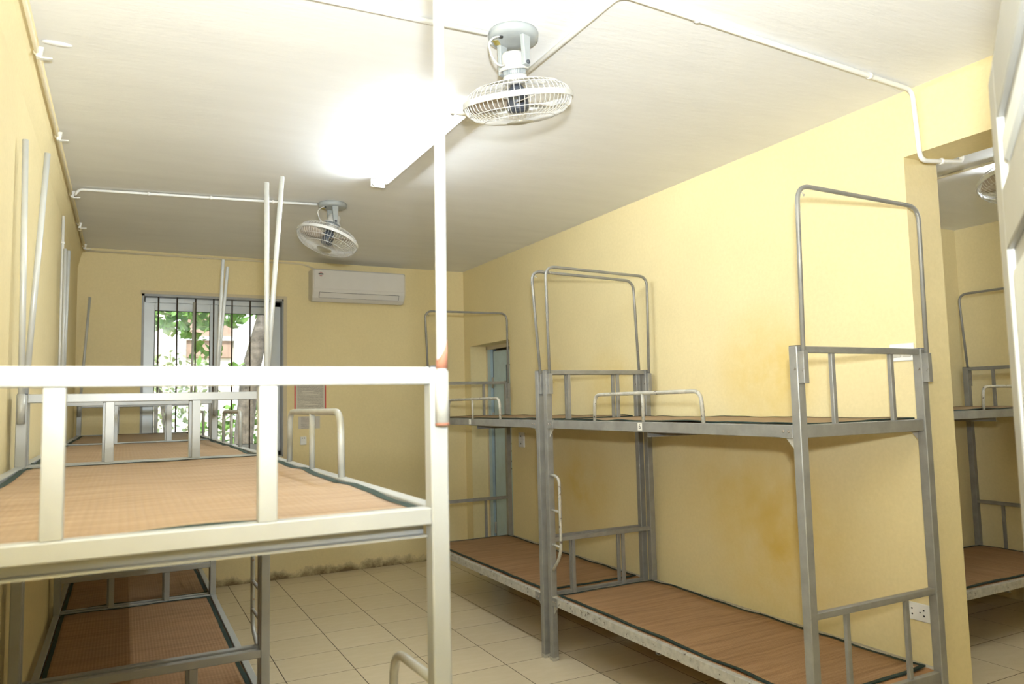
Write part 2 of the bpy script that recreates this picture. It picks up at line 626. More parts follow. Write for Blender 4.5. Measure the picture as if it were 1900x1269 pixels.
def sash(x0, x1, y, sw):
    s_ = B()
    z0, z1 = WB + 0.05, WT - 0.06
    s_.box(x0, x0 + sw[0], y, y + 0.03, z0, z1, 0.002); s_.box(x1 - sw[1], x1, y, y + 0.03, z0, z1, 0.002)
    s_.box(x0 + sw[0], x1 - sw[1], y, y + 0.03, z1 - 0.07, z1, 0.002); s_.box(x0 + sw[0], x1 - sw[1], y, y + 0.03, z0, z0 + 0.07, 0.002)
    o = s_.build('sash', 'alu_white', win)
    g = B()
    gx0, gx1, gz0, gz1 = x0 + sw[0], x1 - sw[1], z0 + 0.07, z1 - 0.07
    t = 0.005
    for a in ((gx0, gx0 + t, gz0, gz1), (gx1 - t, gx1, gz0, gz1), (gx0, gx1, gz0, gz0 + t), (gx0, gx1, gz1 - t, gz1)):
        g.box(a[0], a[1], y - 0.002, y + 0.002, a[2], a[3])
    g.build('gasket', 'rubber_and_gap_shade', o)
    B().box(gx0, gx1, y + 0.012, y + 0.016, gz0, gz1).build('pane', 'pane_glass', o)


sash(WL + 0.025, 1.055, YB + 0.115, (0.08, 0.07))
sash(1.0, WR - 0.095, YB + 0.15, (0.06, 0.05))
bar_me = B().tube([(0, 0, WB), (0, 0, WT - 0.018)], 0.0065, 8).mesh('window_bar', 'iron_bar')
for x in (0.557, 0.706, 0.858, 1.008, 1.165, 1.322, 1.475):
    link('window_bar', bar_me, win, (x, YB + 0.035, 0))

# ------------------------------------------------------------------ corner door
door = tag(thing('door_1', (0, 0, 0), 'pale blue steel door deep in the far corner doorway', None), kind='structure')
dx = WX + 0.185
b = B()
b.box(dx - 0.006, dx + 0.05, DL - 0.02, DL, 0, DT); b.box(dx - 0.006, dx + 0.05, DR, DR + 0.02, 0, DT); b.box(dx - 0.006, dx + 0.05, DR, DL, DT - 0.035, DT)
b.build('door_frame', 'wall_plaster', door)
b = B()
b.box(dx, dx + 0.055, DL - 0.085, DL - 0.02, 0, DT - 0.035, 0.002)
b.build('jamb', 'door_blue', door)
b = B()
b.box(dx + 0.03, dx + 0.045, DL - 0.135, DL - 0.085, 0, DT - 0.035)
b.build('hinge_gap_shade', 'door_blue_dark', door)  # dark strip stands in for the shade between jamb and leaf
lf = B()
lf.box(dx + 0.012, dx + 0.042, DR + 0.02, DL - 0.135, 0.01, DT - 0.06, 0.002)
leaf = lf.build('door_leaf', 'door_blue', door)
for z0, z1 in ((1.15, 1.93), (0.98, 1.09), (0.15, 0.92)):
    p_ = B()
    y0, y1 = DR + 0.12, DL - 0.42
    t = 0.012
    for a in ((y0, y0 + t, z0, z1), (y1 - t, y1, z0, z1), (y0, y1, z0, z0 + t), (y0, y1, z1 - t, z1)):
        p_.box(dx + 0.008, dx + 0.014, a[0], a[1], a[2], a[3])
    p_.build('panel_moulding', 'door_blue_dark', leaf)
for z in (1.76, 1.40, 0.30):
    B().tube([(dx + 0.012, DL - 0.115, z - 0.055), (dx + 0.012, DL - 0.115, z + 0.055)], 0.014, 10).build('hinge', 'hinge_steel', door)

# ------------------------------------------------------------------ open entrance door leaf beside the camera
e0 = Vector((1.674, 0.733, 0)); ed = Vector((-0.842, -0.540, 0)).normalized()
lw = 0.80
root = thing('door_2', e0 + ed * lw, 'open grey steel entrance door leaf at the right edge', None, kind='structure',
             rz=math.atan2(-ed.y, -ed.x))
# local x runs from hinge (0) to free edge (lw); local +y faces the room
ZT = 2.1
b = B(); b.box(0.0, lw, -0.02, 0.006, 0.012, ZT - 0.002, 0.001); b.build('leaf_core', 'door_leaf_shaded', root)
b = B(); b.box(lw - 0.115, lw, -0.03, 0.016, 0.012, ZT, 0.002); b.build('stile', 'door_leaf_shaded', root)
b = B(); b.box(0.0, 0.115, -0.03, 0.016, 0.012, ZT, 0.002); b.build('stile', 'door_leaf_shaded', root)
for z0, z1 in ((ZT - 0.10, ZT), (1.78, 1.88), (0.95, 1.09), (0.012, 0.16)):
    b = B(); b.box(0.115, lw - 0.115, -0.03, 0.016, z0, z1, 0.002); b.build('rail', 'door_leaf_shaded', root)
for z0, z1 in ((1.88, ZT - 0.10), (1.09, 1.78), (0.16, 0.95)):
    b = B(); b.box(0.15, lw - 0.15, -0.03, 0.013, z0 + 0.035, z1 - 0.035, 0.006); b.build('raised_panel', 'alu_white', root)  # paler than the stiles: light on the panels is put into the colour
for z in (0.3, 1.1, 1.85):
    b = B(); b.tube([(-0.008, 0.0, z - 0.05), (-0.008, 0.0, z + 0.05)], 0.009, 8); b.build('hinge', 'hinge_steel', root)


# ------------------------------------------------------------------ bunk beds
def mat_height(x, y, seed, amp):
    h = noise.noise(Vector((x * 2.3, y * 2.3, seed))) * 0.6 + noise.noise(Vector((x * 6, y * 6, seed + 9))) * 0.4
    return max(0.0, h + 0.25) * amp


def reed_mat(x0, x1, y0, y1, z, seed, matname, label, rootloc, rz, amp=0.012):
    """a thin woven mat with a bound edge; built in the bed's own axes"""
    w, l = abs(x1 - x0), y1 - y0
    cx, cy = (x0 + x1) / 2, (y0 + y1) / 2
    c, s_ = math.cos(rz), math.sin(rz)
    o = thing('sleeping_mat', (rootloc[0] + cx * c - cy * s_, rootloc[1] + cx * s_ + cy * c, z), label, 'mat', 'woven reed mats on the bunks', rz)
    th = 0.004
    nx, ny = 22, 52

    def wob(u, v_):
        # slightly uneven outline
        return Vector((0.003 * noise.noise(Vector((v_ * 7, seed, 1))), 0.003 * noise.noise(Vector((u * 7, seed, 2))), 0))

    def pt(u, v_):
        x, y = (u - 0.5) * w, (v_ - 0.5) * l
        e = min(u * w, (1 - u) * w) / 0.09
        edge = max(0.0, 1 - e)
        h = mat_height(x, y, seed, amp) + edge ** 2 * 0.010 * max(0.0, noise.noise(Vector((0.0, y * 5.0, seed + 3))) + 0.2)
        return Vector((x, y, h)) + wob(u, v_)

    b = B(); bm = b.bm
    top = [[bm.verts.new(pt(i / nx, j / ny) + Vector((0, 0, th))) for i in range(nx + 1)] for j in range(ny + 1)]
    bot = [[bm.verts.new(pt(i / nx, j / ny)) for i in range(nx + 1)] for j in range(ny + 1)]
    for j in range(ny):
        for i in range(nx):
            f = bm.faces.new((top[j][i], top[j][i + 1], top[j + 1][i + 1], top[j + 1][i])); f.smooth = True
            f = bm.faces.new((bot[j][i], bot[j + 1][i], bot[j + 1][i + 1], bot[j][i + 1])); f.smooth = True
    for j in range(ny):
        bm.faces.new((top[j][0], top[j + 1][0], bot[j + 1][0], bot[j][0])); bm.faces.new((top[j][nx], bot[j][nx], bot[j + 1][nx], top[j + 1][nx]))
    for i in range(nx):
        bm.faces.new((top[0][i], bot[0][i], bot[0][i + 1], top[0][i + 1])); bm.faces.new((top[ny][i], top[ny][i + 1], bot[ny][i + 1], bot[ny][i]))
    b.build('weave', matname, o)
    # binding: a folded tape round the edge
    b = B(); bm = b.bm
    bw = 0.017
    path = []
    K1, K2 = 26, 60
    path += [(k / K1, 0.0) for k in range(K1)] + [(1.0, k / K2) for k in range(K2)] + [(1 - k / K1, 1.0) for k in range(K1)] + [(0.0, 1 - k / K2) for k in range(K2)]
    rings = []
    for (u, v_) in path:
        p = pt(u, v_)
        ui = min(max(u, bw / w), 1 - bw / w); vi = min(max(v_, bw / l), 1 - bw / l)
        q = pt(ui, vi)
        out = Vector((p.x - q.x, p.y - q.y, 0)); out = out.normalized() * 0.003 if out.length else out
        rings.append([bm.verts.new(q + Vector((0, 0, th + 0.0014))), bm.verts.new(p + out * 0.6 + Vector((0, 0, th + 0.0018))),
                      bm.verts.new(p + out), bm.verts.new(p + Vector((0, 0, 0.0003)))])
    n = len(rings)
    for i in range(n):
        a, c_ = rings[i], rings[(i + 1) % n]
        for k in range(3):
            bm.faces.new((a[k], a[k + 1], c_[k + 1], c_[k]))
    b.build('binding', 'binding_green', o)
    return o


def bunk(loc, rz, s, P, label, group, number=None):
    root = thing('bunk_bed', loc, label, 'bunk bed', group, rz)
    w, L, zt, zu, zl, ps = P['w'], P['L'], P['zt'], P['zu'], P['zl'], P['post']
    paint, worn = P['paint'], P['worn']
    hp = ps / 2
    rt = P['rail']          # thin end rail height
    dh = P['deck']          # deck rail height
    er = P['er']            # end rail depth in y
    sx = lambda x: s * x
    post_me = B().box(-hp, hp, -hp, hp, 0.006, zt, 0.0025).mesh('post', paint)
    cap_me = B().box(-hp + 0.002, hp - 0.002, -hp + 0.002, hp - 0.002, zt - 0.003, zt + 0.0025).mesh('post_cap', 'dark_cap')
    foot_me = B().box(-hp - 0.001, hp + 0.001, -hp - 0.001, hp + 0.001, 0.0, 0.022, 0.001).mesh('foot', 'bed_grey_worn')
    for x in (0, w):
        for y in (0, L):
            o = link('post', post_me, root, (sx(x), y, 0))
            link('foot', foot_me, o)
            link('post_cap', cap_me, o)
    zel = P['zel']
    xi0, xi1 = sorted((sx(hp), sx(w - hp)))
    top_me = B().box(xi0, xi1, -er, er, zt - rt, zt, 0.002).mesh('top_end_rail', paint)
    deck_me = B().box(xi0, xi1, -er, er, zu - dh, zu, 0.002).mesh('deck_end_rail', paint)
    low_me = B().box(xi0, xi1, -er, er, zel - rt, zel, 0.002).mesh('lower_end_rail', paint)
    ldk_me = B().box(xi0, xi1, -er, er, zl - dh, zl, 0.002).mesh('deck_end_rail', paint)
    bs = P['bal'] / 2
    bu_me = B().box(-bs, bs, -bs * 0.8, bs * 0.8, zu, zt - rt, 0.0015).mesh('baluster', paint)
    bl_me = B().box(-bs, bs, -bs * 0.8, bs * 0.8, zl, zel - rt, 0.0015).mesh('baluster', paint)
    for e, y in ((0, 0), (1, L)):
        link('top_end_rail', top_me, root, (0, y, 0))
        link('deck_end_rail', deck_me, root, (0, y, 0))
        link('lower_end_rail', low_me, root, (0, y, 0))
        link('deck_end_rail', ldk_me, root, (0, y, 0))
        for bx in P['balx'][e]:
            link('baluster', bu_me, root, (sx(bx), y, 0))
            link('baluster', bl_me, root, (sx(bx), y, 0))
    # side rails with end plates, bolts and corner gussets
    rw = P['rw']
    rail_me = {}
    for z in (zu, zl):
        rail_me[z] = B().box(-rw / 2, rw / 2, hp, L - hp, z - dh, z, 0.002).mesh('side_rail', paint if z == zu or P['style'] == 'L' else P['lowpaint'])
    bolt_me = B().lathe([(0.006, -0.004), (0.006, 0.002), (0.0035, 0.005)], 10, Matrix.Rotation(-math.pi / 2 * s, 4, 'Y')).mesh('bolt', 'bolt_steel')
    for x, side in ((0, -1), (w, 1)):
        cx = sx(x + side * (hp - rw / 2 - 0.002))
        for z in (zu, zl):
            r = link('side_rail', rail_me[z], root, (cx, 0, 0))
            if side == -1:
                pl0, pl1 = sorted((-s * (rw / 2 - 0.001), -s * (rw / 2 + 0.003)))
                for y0, y1 in ((hp, hp + 0.062), (L - hp - 0.062, L - hp)):
                    B().box(pl0, pl1, y0, y1, z - dh - 0.001, z - 0.001, 0.0008).build('end_plate', paint, r)
                    for k in (0.018, 0.044):
                        link('bolt', bolt_me, r, (-s * (rw / 2 + 0.003), y0 + k, z - dh * 0.5))
            for y0, d in ((hp, 1), (L - hp, -1)):
                B().prism([(-0.0015, y0, z - dh), (-0.0015, y0 + d * 0.05, z - dh), (-0.0015, y0, z - dh - 0.055)], (0.003, 0, 0)).build('gusset', worn, r)
    # plywood decks on cross bars
    for z in (zu, zl):
        x0, x1 = sorted((sx(P['in'][0]), sx(w - P['in'][1])))
        B().box(x0, x1, er + 0.001, L - er - 0.001, z - P['sink'] - 0.013, z - P['sink']).build('deck_board', 'ply', root)
        for y in P['bars']:
            c_ = B()
            c_.box(x0, x1, y - 0.002, y + 0.002, z - dh - 0.022, z - P['sink'] - 0.0135)
            c_.box(x0, x1, y - 0.024, y + 0.002, z - dh - 0.026, z - dh - 0.022)
            c_.build('cross_bar', paint, root)
    # guard rail over the upper deck edge
    g0, g1 = P['guard']
    gh = P['gh']
    gr = 0.0095
    gx = sx(-hp + rw / 2 + 0.002)
    g = B().tube([(gx, g0, zu - 0.002), (gx, g0 + 0.01, zu + gh), (gx, g1 - 0.01, zu + gh), (gx, g1, zu - 0.002)], gr, 10, 0.05).build('guard_rail', worn, root)
    B().tube([(gx, (g0 + g1) / 2, zu - 0.002), (gx, (g0 + g1) / 2, zu + gh)], gr * 0.9, 8).build('guard_upright', worn, g)
    # ladder loop on one aisle post
    ly, ld = P['ladder']
    yb_ = ly + (hp if ld > 0 else -hp) * 0.9
    yo_ = ly + ld
    zt_, z1_, z2_ = P['lz']
    ladx = sx(-0.002)
    lad = B().tube([(ladx, yb_, zt_), (ladx, yo_, zt_ - 0.01), (ladx, yo_, z1_), (ladx, yb_, z2_)], 0.0095, 10, 0.07).build('ladder', worn, root)
    for q in P['rungs']:
        B().tube([(ladx, yb_, q), (ladx, yo_, q - 0.004)], 0.008, 8).build('rung', worn, lad)
    # sockets and mosquito net supports
    if P['style'] == 'R':
        sl_me = B().box(-0.0135, 0.0135, -0.0135, 0.0135, 1.60, 1.725, 0.001).mesh('net_socket', paint)
        for e, y in ((0, 0), (1, L)):
            hy = y - hp - 0.0125
            t = P['hoops'][e]
            for x in (0, w):
                link('net_socket', sl_me, root, (sx(x), hy, 0))
            (ax, ay, az), (bx_, by, bz) = t
            hoop = B().tube([(sx(0), hy, 1.61), (sx(0 + ax), hy + ay, az), (sx(w + bx_), hy + by, bz), (sx(w), hy, 1.61)], 0.0092, 10, 0.07, 7).build('net_hoop', paint, root)
            for (qx, qz) in ((ax + 0.02, az - 0.035), (w + bx_ - 0.02, bz - 0.035)):
                k = sx(qx)
                B().tube([(k, hy + ay, qz + 0.014), (k + sx(0.006), hy + ay - 0.006, qz - 0.004), (k + sx(0.014), hy + ay - 0.002, qz - 0.008), (k + sx(0.018), hy + ay, qz + 0.002)], 0.0022, 6, 0.006).build('hook', worn, hoop)
    else:
        for e, y in ((0, 0), (1, L)):
            hy = y - hp - 0.0125
            for k, x in enumerate((0, w)):
                tx, ty, tz = P['poles'][e][k]
                rust = (e, k) in P['rusty']
                so = B().tube([(sx(x), hy, zt - 0.105), (sx(x), hy, zt + (-0.008 if rust else 0.0))], 0.0128, 12).build('net_socket', worn, root)
                d = Vector((sx(tx), ty, tz - zt)).normalized()
                base = Vector((sx(x), hy, zt - 0.09)); tip = Vector((sx(x + tx), hy + ty, tz))
                pole = B().tube([base, tip], 0.0102, 12).build('net_pole', P['polepaint'], root)
                if rust:
                    u0, u1 = 0.086 / (tz - zt + 0.09), 0.135 / (tz - zt + 0.09)
                    # a bare primer patch painted up to a slanting edge
                    bb = B(); bm = bb.bm
                    n = 16; r1, r2 = [], []
                    for q in range(n):
                        a = 2 * math.pi * q / n
                        off = Vector((math.cos(a), math.sin(a), 0)) * 0.0107
                        r1.append(bm.verts.new(base.lerp(tip, u0) + off))
                        r2.append(bm.verts.new(base.lerp(tip, u0 + (u1 - u0) * (0.75 + 0.45 * math.cos(a - 0.2))) + off))
                    for q in range(n):
                        f = bm.faces.new((r1[q], r1[(q + 1) % n], r2[(q + 1) % n], r2[q])); f.smooth = True
                    bm.faces.new(r1[::-1]); bm.faces.new(r2)
                    bb.build('primer_patch', 'primer_rust', pole)
                    B().tube([base + Vector((0, 0, -0.0175)), base + Vector((0, 0, -0.0125))], 0.0131, 12).build('socket_rust', 'primer_rust', so)
    if number:
        ny_ = P['ny']
        px_ = sx(-hp + 0.002) - s * 0.0012
        pl = B().box(px_ - 0.0008, px_ + 0.0012, ny_ - 0.017, ny_ + 0.017, zu - dh + 0.008, zu - dh + 0.044).build('number_plate', 'plate_white', root)
        text_part(number, 0.036, 'print_black', pl, (px_ - s * 0.0012, ny_, zu - dh + 0.026), (math.pi / 2, 0, -math.pi / 2 * s))
    return root


RP = dict(style='R', w=0.7615, L=1.937, zt=1.7466, zu=1.4396, zl=0.380, post=0.040, rail=0.026, deck=0.050, er=0.0125, zel=0.725, bal=0.021, rw=0.030,
          balx=((0.20, 0.562), (0.155, 0.53)), guard=(0.54, 1.42), gh=0.145, ladder=(1.937, -0.115), lz=(1.107, 0.64, 0.535), rungs=(0.895, 0.688),
          paint='bed_grey', worn='bed_grey_worn', lowpaint='bed_grey_worn', ny=0.99, sink=0.003, bars=(0.97,),
          **{'in': (0.013, 0.013)},
          hoops=(((0.018, -0.0, 2.385), (0.010, 0.0, 2.372)), ((-0.010, 0.0, 2.395), (0.015, 0.0, 2.375))))
R1 = (2.6306, 2.0624, 0)
R2_ = (2.618, 4.079, 0)
bunk(R1, 0, 1, RP, 'grey steel bunk bed number 6, nearest of the two along the right wall', 'grey hooped bunks', '6')
RP2 = dict(RP, hoops=(((-0.055, 0.0, 2.375), (-0.028, 0.0, 2.355)), ((-0.030, 0.0, 2.355), (0.0, 0.0, 2.362))), guard=(0.55, 1.475), ny=1.03)
bunk(R2_, 0, 1, RP2, 'grey steel bunk bed with chipped guard rail, in front of the corner doorway', 'grey hooped bunks', '1')
RP4 = dict(RP, guard=(0.42, 1.12), ny=0.765, hoops=(((-0.0, 0.0, 2.33), (0.04, 0.0, 2.33)), ((0, 0, 2.38), (0, 0, 2.38))), balx=((0.27, 0.56), (0.2, 0.56)))
B4 = (6.17, 2.775, 0)
bunk(B4, math.pi / 2, 1, RP4, 'grey steel bunk bed standing in the next room, seen through the wide opening', 'grey hooped bunks', '8')

LP = dict(style='L', sink=0.013, bars=(0.035, 0.94, 1.84), **{'in': (0.016, 0.016)}, w=0.836, L=1.875, zt=1.620, zu=1.365, zl=0.400, post=0.034, rail=0.031, deck=0.030, er=0.0150, zel=0.600, bal=0.030, rw=0.030,
          balx=((0.302, 0.606), (0.262, 0.56)), guard=(0.68, 1.38), gh=0.172, ladder=(0.0, 0.27), lz=(1.045, 0.60, 0.52), rungs=(0.80, 0.68),
          paint='bed_cream', worn='bed_cream_worn', lowpaint='bed_cream', polepaint='pole_cream', ny=0, rusty=((0, 0),),
          poles=(((-0.006, 0.0, 2.52), (0.0, 0.0, 2.52)), ((0.005, 0.0, 2.484), (0.012, 0.0, 2.543))))
XA = 0.816
L1 = (XA, 1.297, 0); L2 = (XA, 3.232, 0); L3 = (XA, 5.167, 0)
bunk(L1, 0, -1, LP, 'cream steel bunk bed in the foreground with bare primer on its net pole', 'cream bunks with straight net poles')
LP2 = dict(LP, balx=((0.27, 0.57), (0.262, 0.56)), rusty=(), poles=(((-0.068, 0.0, 2.535), (-0.052, 0.0, 2.52)), ((-0.040, 0.0, 2.516), (0.003, 0.0, 2.521))))
bunk(L2, 0, -1, LP2, 'cream steel bunk bed in the middle of the left-hand row', 'cream bunks with straight net poles')
LP3 = dict(LP, balx=((0.27, 0.57), (0.27, 0.56)), rusty=(), poles=(((-0.075, 0.0, 2.483), (-0.012, 0.0, 2.522)), ((-0.018, 0.0, 2.49), (-0.058, 0.0, 2.50))))
bunk(L3, 0, -1, LP3, 'cream steel bunk bed at the far end of the left row, under the barred window', 'cream bunks with straight net poles')

# mats
wL, wR = LP['w'], RP['w']
for loc, nm, sd in ((L1, 'foreground cream bunk', 1.3), (L2, 'middle cream bunk', 5.1), (L3, 'cream bunk under the window', 8.7)):
    reed_mat(-0.0245, -(wL - 0.0245), 0.0245, LP['L'] - 0.0245, LP['zu'] - 0.0125, sd, 'reed_mat', 'straw-coloured reed mat on the upper deck of the ' + nm, loc, 0)
    reed_mat(-0.0245, -(wL - 0.0245), 0.0245, LP['L'] - 0.0245, LP['zl'] - 0.0125, sd + 20, 'reed_mat_shaded', 'reed mat darkened for shade on the lower deck of the ' + nm, loc, 0)
for loc, rz, nm, sd in ((R1, 0, 'grey bunk number 6', 2.2), (R2_, 0, 'grey bunk by the corner doorway', 6.4), (B4, math.pi / 2, 'grey bunk in the next room', 9.9)):
    reed_mat(0.0275, wR - 0.0275, 0.0275, RP['L'] - 0.0275, RP['zu'] - 0.0024, sd, 'reed_mat', 'straw-coloured reed mat on the upper deck of the ' + nm, loc, rz, 0.008)
    reed_mat(0.0275, wR - 0.034, 0.045, RP['L'] - 0.0275, RP['zl'] - 0.0024, sd + 20, 'reed_mat_shaded', 'reed mat darkened for shade on the lower deck of the ' + nm, loc, rz, 0.012)


# ------------------------------------------------------------------ ceiling fans
def fan(loc, n, label, spin, cord_dir, rz, zc=H):
    root = thing('ceiling_fan', (loc[0], loc[1], zc), label, 'fan', 'orbit fans on the ceilings')
    R = Matrix.Rotation(rz, 4, 'Z')
    # fixed bracket
    B().lathe([(0.092, 0.0), (0.095, -0.008), (0.093, -0.026), (0.080, -0.033), (0.03, -0.034)], 36).build('mount_plate', 'fan_body', root)
    for sgn in (-1, 1):
        b = B()
        b.box(-0.017, 0.017, -0.009, 0.009, 0, 1, 0.003)
        for v in b.bm.verts:
            t = v.co.z
            v.co = R @ Vector((v.co.x * (1.25 - 0.45 * t), sgn * (0.060 + 0.002 * t) + v.co.y, -0.028 - 0.118 * t))
        arm = b.build('bracket_arm', 'fan_body', root)
        B().lathe([(0.008, 0.0), (0.008, 0.006), (0.004, 0.009)], 12, R @ Matrix.Translation((0, sgn * 0.070, -0.136)) @ Matrix.Rotation(-math.pi / 2 * sgn, 4, 'X')).build('pivot_screw', 'fan_motor_dark', arm)
    # head, tilted about the pivot
    piv = Vector((0, 0, -0.136))
    q = Vector((0, 0, -1)).rotation_difference(Vector(n).normalized()).to_matrix().to_4x4()
    Mh = Matrix.Translation(piv) @ q
    B().lathe([(0.020, 0.060), (0.036, 0.056), (0.043, 0.046), (0.043, -0.002), (0.040, -0.006)], 28, Mh).build('motor_housing', 'fan_white', root)
    b = B()
    for k in range(36):
        a = 2 * math.pi * k / 36
        b.box(0.037, 0.042, -0.0015, 0.0015, -0.026, -0.004, M=Mh @ Matrix.Rotation(a, 4, 'Z'))
    b.lathe([(0.037, -0.002), (0.037, -0.028)], 24, Mh)
    b.build('cooling_fins', 'fan_body', root, kind='stuff')
    B().lathe([(0.040, -0.026), (0.045, -0.030), (0.045, -0.052), (0.030, -0.060)], 28, Mh).build('motor_collar', 'fan_white', root)
    bnd = B()
    ring = [Mh @ Vector((0.050 * math.cos(a), 0.050 * math.sin(a), -0.004)) for a in [2 * math.pi * k / 28 for k in range(28)]]
    bnd.tube(ring, 0.007, 8, closed=True)
    bnd.build('yoke_ring', 'fan_white', root)
    zr = -0.122                       # plane of the big ring
    RR = 0.207
    b = B()
    for (ra, za), (rb, zb) in (((RR - 0.003, zr - 0.010), (RR + 0.003, zr - 0.010)), ((RR + 0.003, zr - 0.010), (RR + 0.003, zr + 0.010)),
                               ((RR + 0.003, zr + 0.010), (RR - 0.003, zr + 0.010)), ((RR - 0.003, zr + 0.010), (RR - 0.003, zr - 0.010))):
        for k in range(72):
            a0, a1 = 2 * math.pi * k / 72, 2 * math.pi * (k + 1) / 72
            b.quad(*[Mh @ Vector((r_ * math.cos(a_), r_ * math.sin(a_), z_)) for r_, z_, a_ in ((ra, za, a0), (ra, za, a1), (rb, zb, a1), (rb, zb, a0))])
    bmesh.ops.remove_doubles(b.bm, verts=b.bm.verts, dist=1e-5)
    b.build('cage_ring', 'fan_white', root)

    def wires(prof, cnt, rings_, name):
        b = B()
        for k in range(cnt):
            a = 2 * math.pi * k / cnt
            ca, sa = math.cos(a), math.sin(a)
            b.tube([Mh @ Vector((r * ca, r * sa, z)) for r, z in prof], 0.00115, 4)
        for r, z in rings_:
            b.tube([Mh @ Vector((r * math.cos(a), r * math.sin(a), z)) for a in [2 * math.pi * k / 48 for k in range(48)]], 0.0014, 4, closed=True)
        b.build(name, 'fan_white', root, kind='stuff')

    wires([(0.046, -0.052), (0.10, -0.056), (0.155, -0.066), (0.190, -0.088), (RR, zr)], 56, [(0.120, -0.058), (0.178, -0.079)], 'rear_guard')
    wires([(RR, zr), (0.196, -0.152), (0.168, -0.176), (0.12, -0.190), (0.046, -0.197)], 64, [(0.187, -0.163), (0.135, -0.187)], 'front_guard')
    badge = B().lathe([(0.050, -0.194), (0.050, -0.199), (0.030, -0.204), (0.004, -0.205)], 28, Mh).build('badge', 'fan_badge', root)
    # hub and blades
    B().lathe([(0.014, -0.055), (0.036, -0.082), (0.040, -0.090), (0.040, -0.150), (0.034, -0.160), (0.008, -0.163)], 24, Mh).build('hub', 'fan_motor_dark', root)
    for k in range(3):
        a = spin + 2 * math.pi * k / 3
        b = B(); bm = b.bm
        top, bot = [], []
        prof = [(0.036, -0.030, 0.030), (0.08, -0.048, 0.052), (0.13, -0.060, 0.064), (0.170, -0.055, 0.058), (0.188, -0.030, 0.035)]
        for r, y0, y1 in prof:
            row_t, row_b = [], []
            for j in range(5):
                y = y0 + (y1 - y0) * j / 4
                z = -0.122 + 0.32 * y + 0.25 * y * y
                row_t.append(bm.verts.new(Mh @ Matrix.Rotation(a, 4, 'Z') @ Vector((r, y, z + 0.001))))
                row_b.append(bm.verts.new(Mh @ Matrix.Rotation(a, 4, 'Z') @ Vector((r, y, z - 0.001))))
            top.append(row_t); bot.append(row_b)
        for i in range(len(prof) - 1):
            for j in range(4):
                for g, o_ in ((top, 1), (bot, -1)):
                    f = bm.faces.new((g[i][j], g[i][j + 1], g[i + 1][j + 1], g[i + 1][j])); f.smooth = True
            for j in (0, 4):
                bm.faces.new((top[i][j], top[i + 1][j], bot[i + 1][j], bot[i][j]))
        for i in (0, len(prof) - 1):
            for j in range(4):
                bm.faces.new((top[i][j], top[i][j + 1], bot[i][j + 1], bot[i][j]))
        b.build('blade', 'fan_blade', root)
    # cord from plate to motor, foil nameplate
    cd = Vector(cord_dir)
    p0 = cd * 0.062 + Vector((0, 0, -0.032))
    p4 = Mh @ Vector((0, 0, -0.0)) + cd * 0.044
    b = B().tube([p0, p0 + cd * 0.03 + Vector((0, 0, -0.012)), cd * 0.125 + Vector((0, 0, -0.075)), cd * 0.11 + Vector((0, 0, -0.125)), cd * 0.075 + Vector((0, 0, -0.150)), p4], 0.0034, 8, 0.03)
    c_ = b.build('cord', 'fan_white', root)
    B().lathe([(0.009, -0.033), (0.008, -0.037)], 14, Matrix.Translation((cd.x * 0.062, cd.y * 0.062, 0))).build('grommet', 'rubber_and_gap_shade', c_)
    side = Vector((-cd.y, cd.x, 0))
    pc = cd * 0.045 - side * 0.045
    B().box(-0.019, 0.019, -0.011, 0.011, -0.0346, -0.0335, M=Matrix.Translation((pc.x, pc.y, 0)) @ Matrix.Rotation(math.atan2(cd.y, cd.x) + 0.6, 4, 'Z')).build('nameplate', 'name_foil', root)
    return root


fan((1.576, 2.374), (0.203, 0.176, -1), 'grey-white orbit fan hanging nearest, beside the tube lamp', 0.5, (-0.97, -0.24, 0), math.radians(18))
fan((1.545, 4.986), (-0.327, -0.083, -1), 'grey-white orbit fan tilted down near the air conditioner', 1.2, (-0.92, -0.39, 0), math.radians(3))
fan((4.27, 2.05), (-0.10, -0.20, -1), 'orbit fan in the next room, half seen through the wide opening', 0.2, (0.4, 0.9, 0), 0.3, H2)


# ------------------------------------------------------------------ fluorescent lamps
def lamp(x, y0, y1, zc, label, ts=-1, glow='tube_glow'):
    root = thing('tube_lamp', (x, y0, zc), label, 'lamp', 'ceiling tube lamps')
    l = y1 - y0
    B().box(-0.025, 0.025, 0.0, l, -0.040, 0.0, 0.004).build('batten', 'pvc_white', root)
    for y, d in ((0.012, 1), (l - 0.012, -1)):
        b = B()
        b.box(min(0, ts * 0.085), max(0, ts * 0.085), y - 0.010, y + 0.010, -0.068, -0.018, 0.004)
        o = b.build('tube_holder', 'pvc_white', root)
        B().tube([(ts * 0.068, y + d * 0.010, -0.052), (ts * 0.068, y + d * 0.030, -0.052)], 0.0135, 14).build('tube_cap', 'hinge_steel', o)
    B().tube([(ts * 0.068, 0.04, -0.052), (ts * 0.068, l - 0.04, -0.052)], 0.0125, 16).build('tube', glow, root)
    return root


lamp(1.685, 3.02, 4.29, H, 'bright tube lamp on a white batten beside the nearest fan')
lamp(4.93, 1.25, 2.52, H2, 'bright tube lamp on the ceiling of the next room', glow='tube_glow_old')


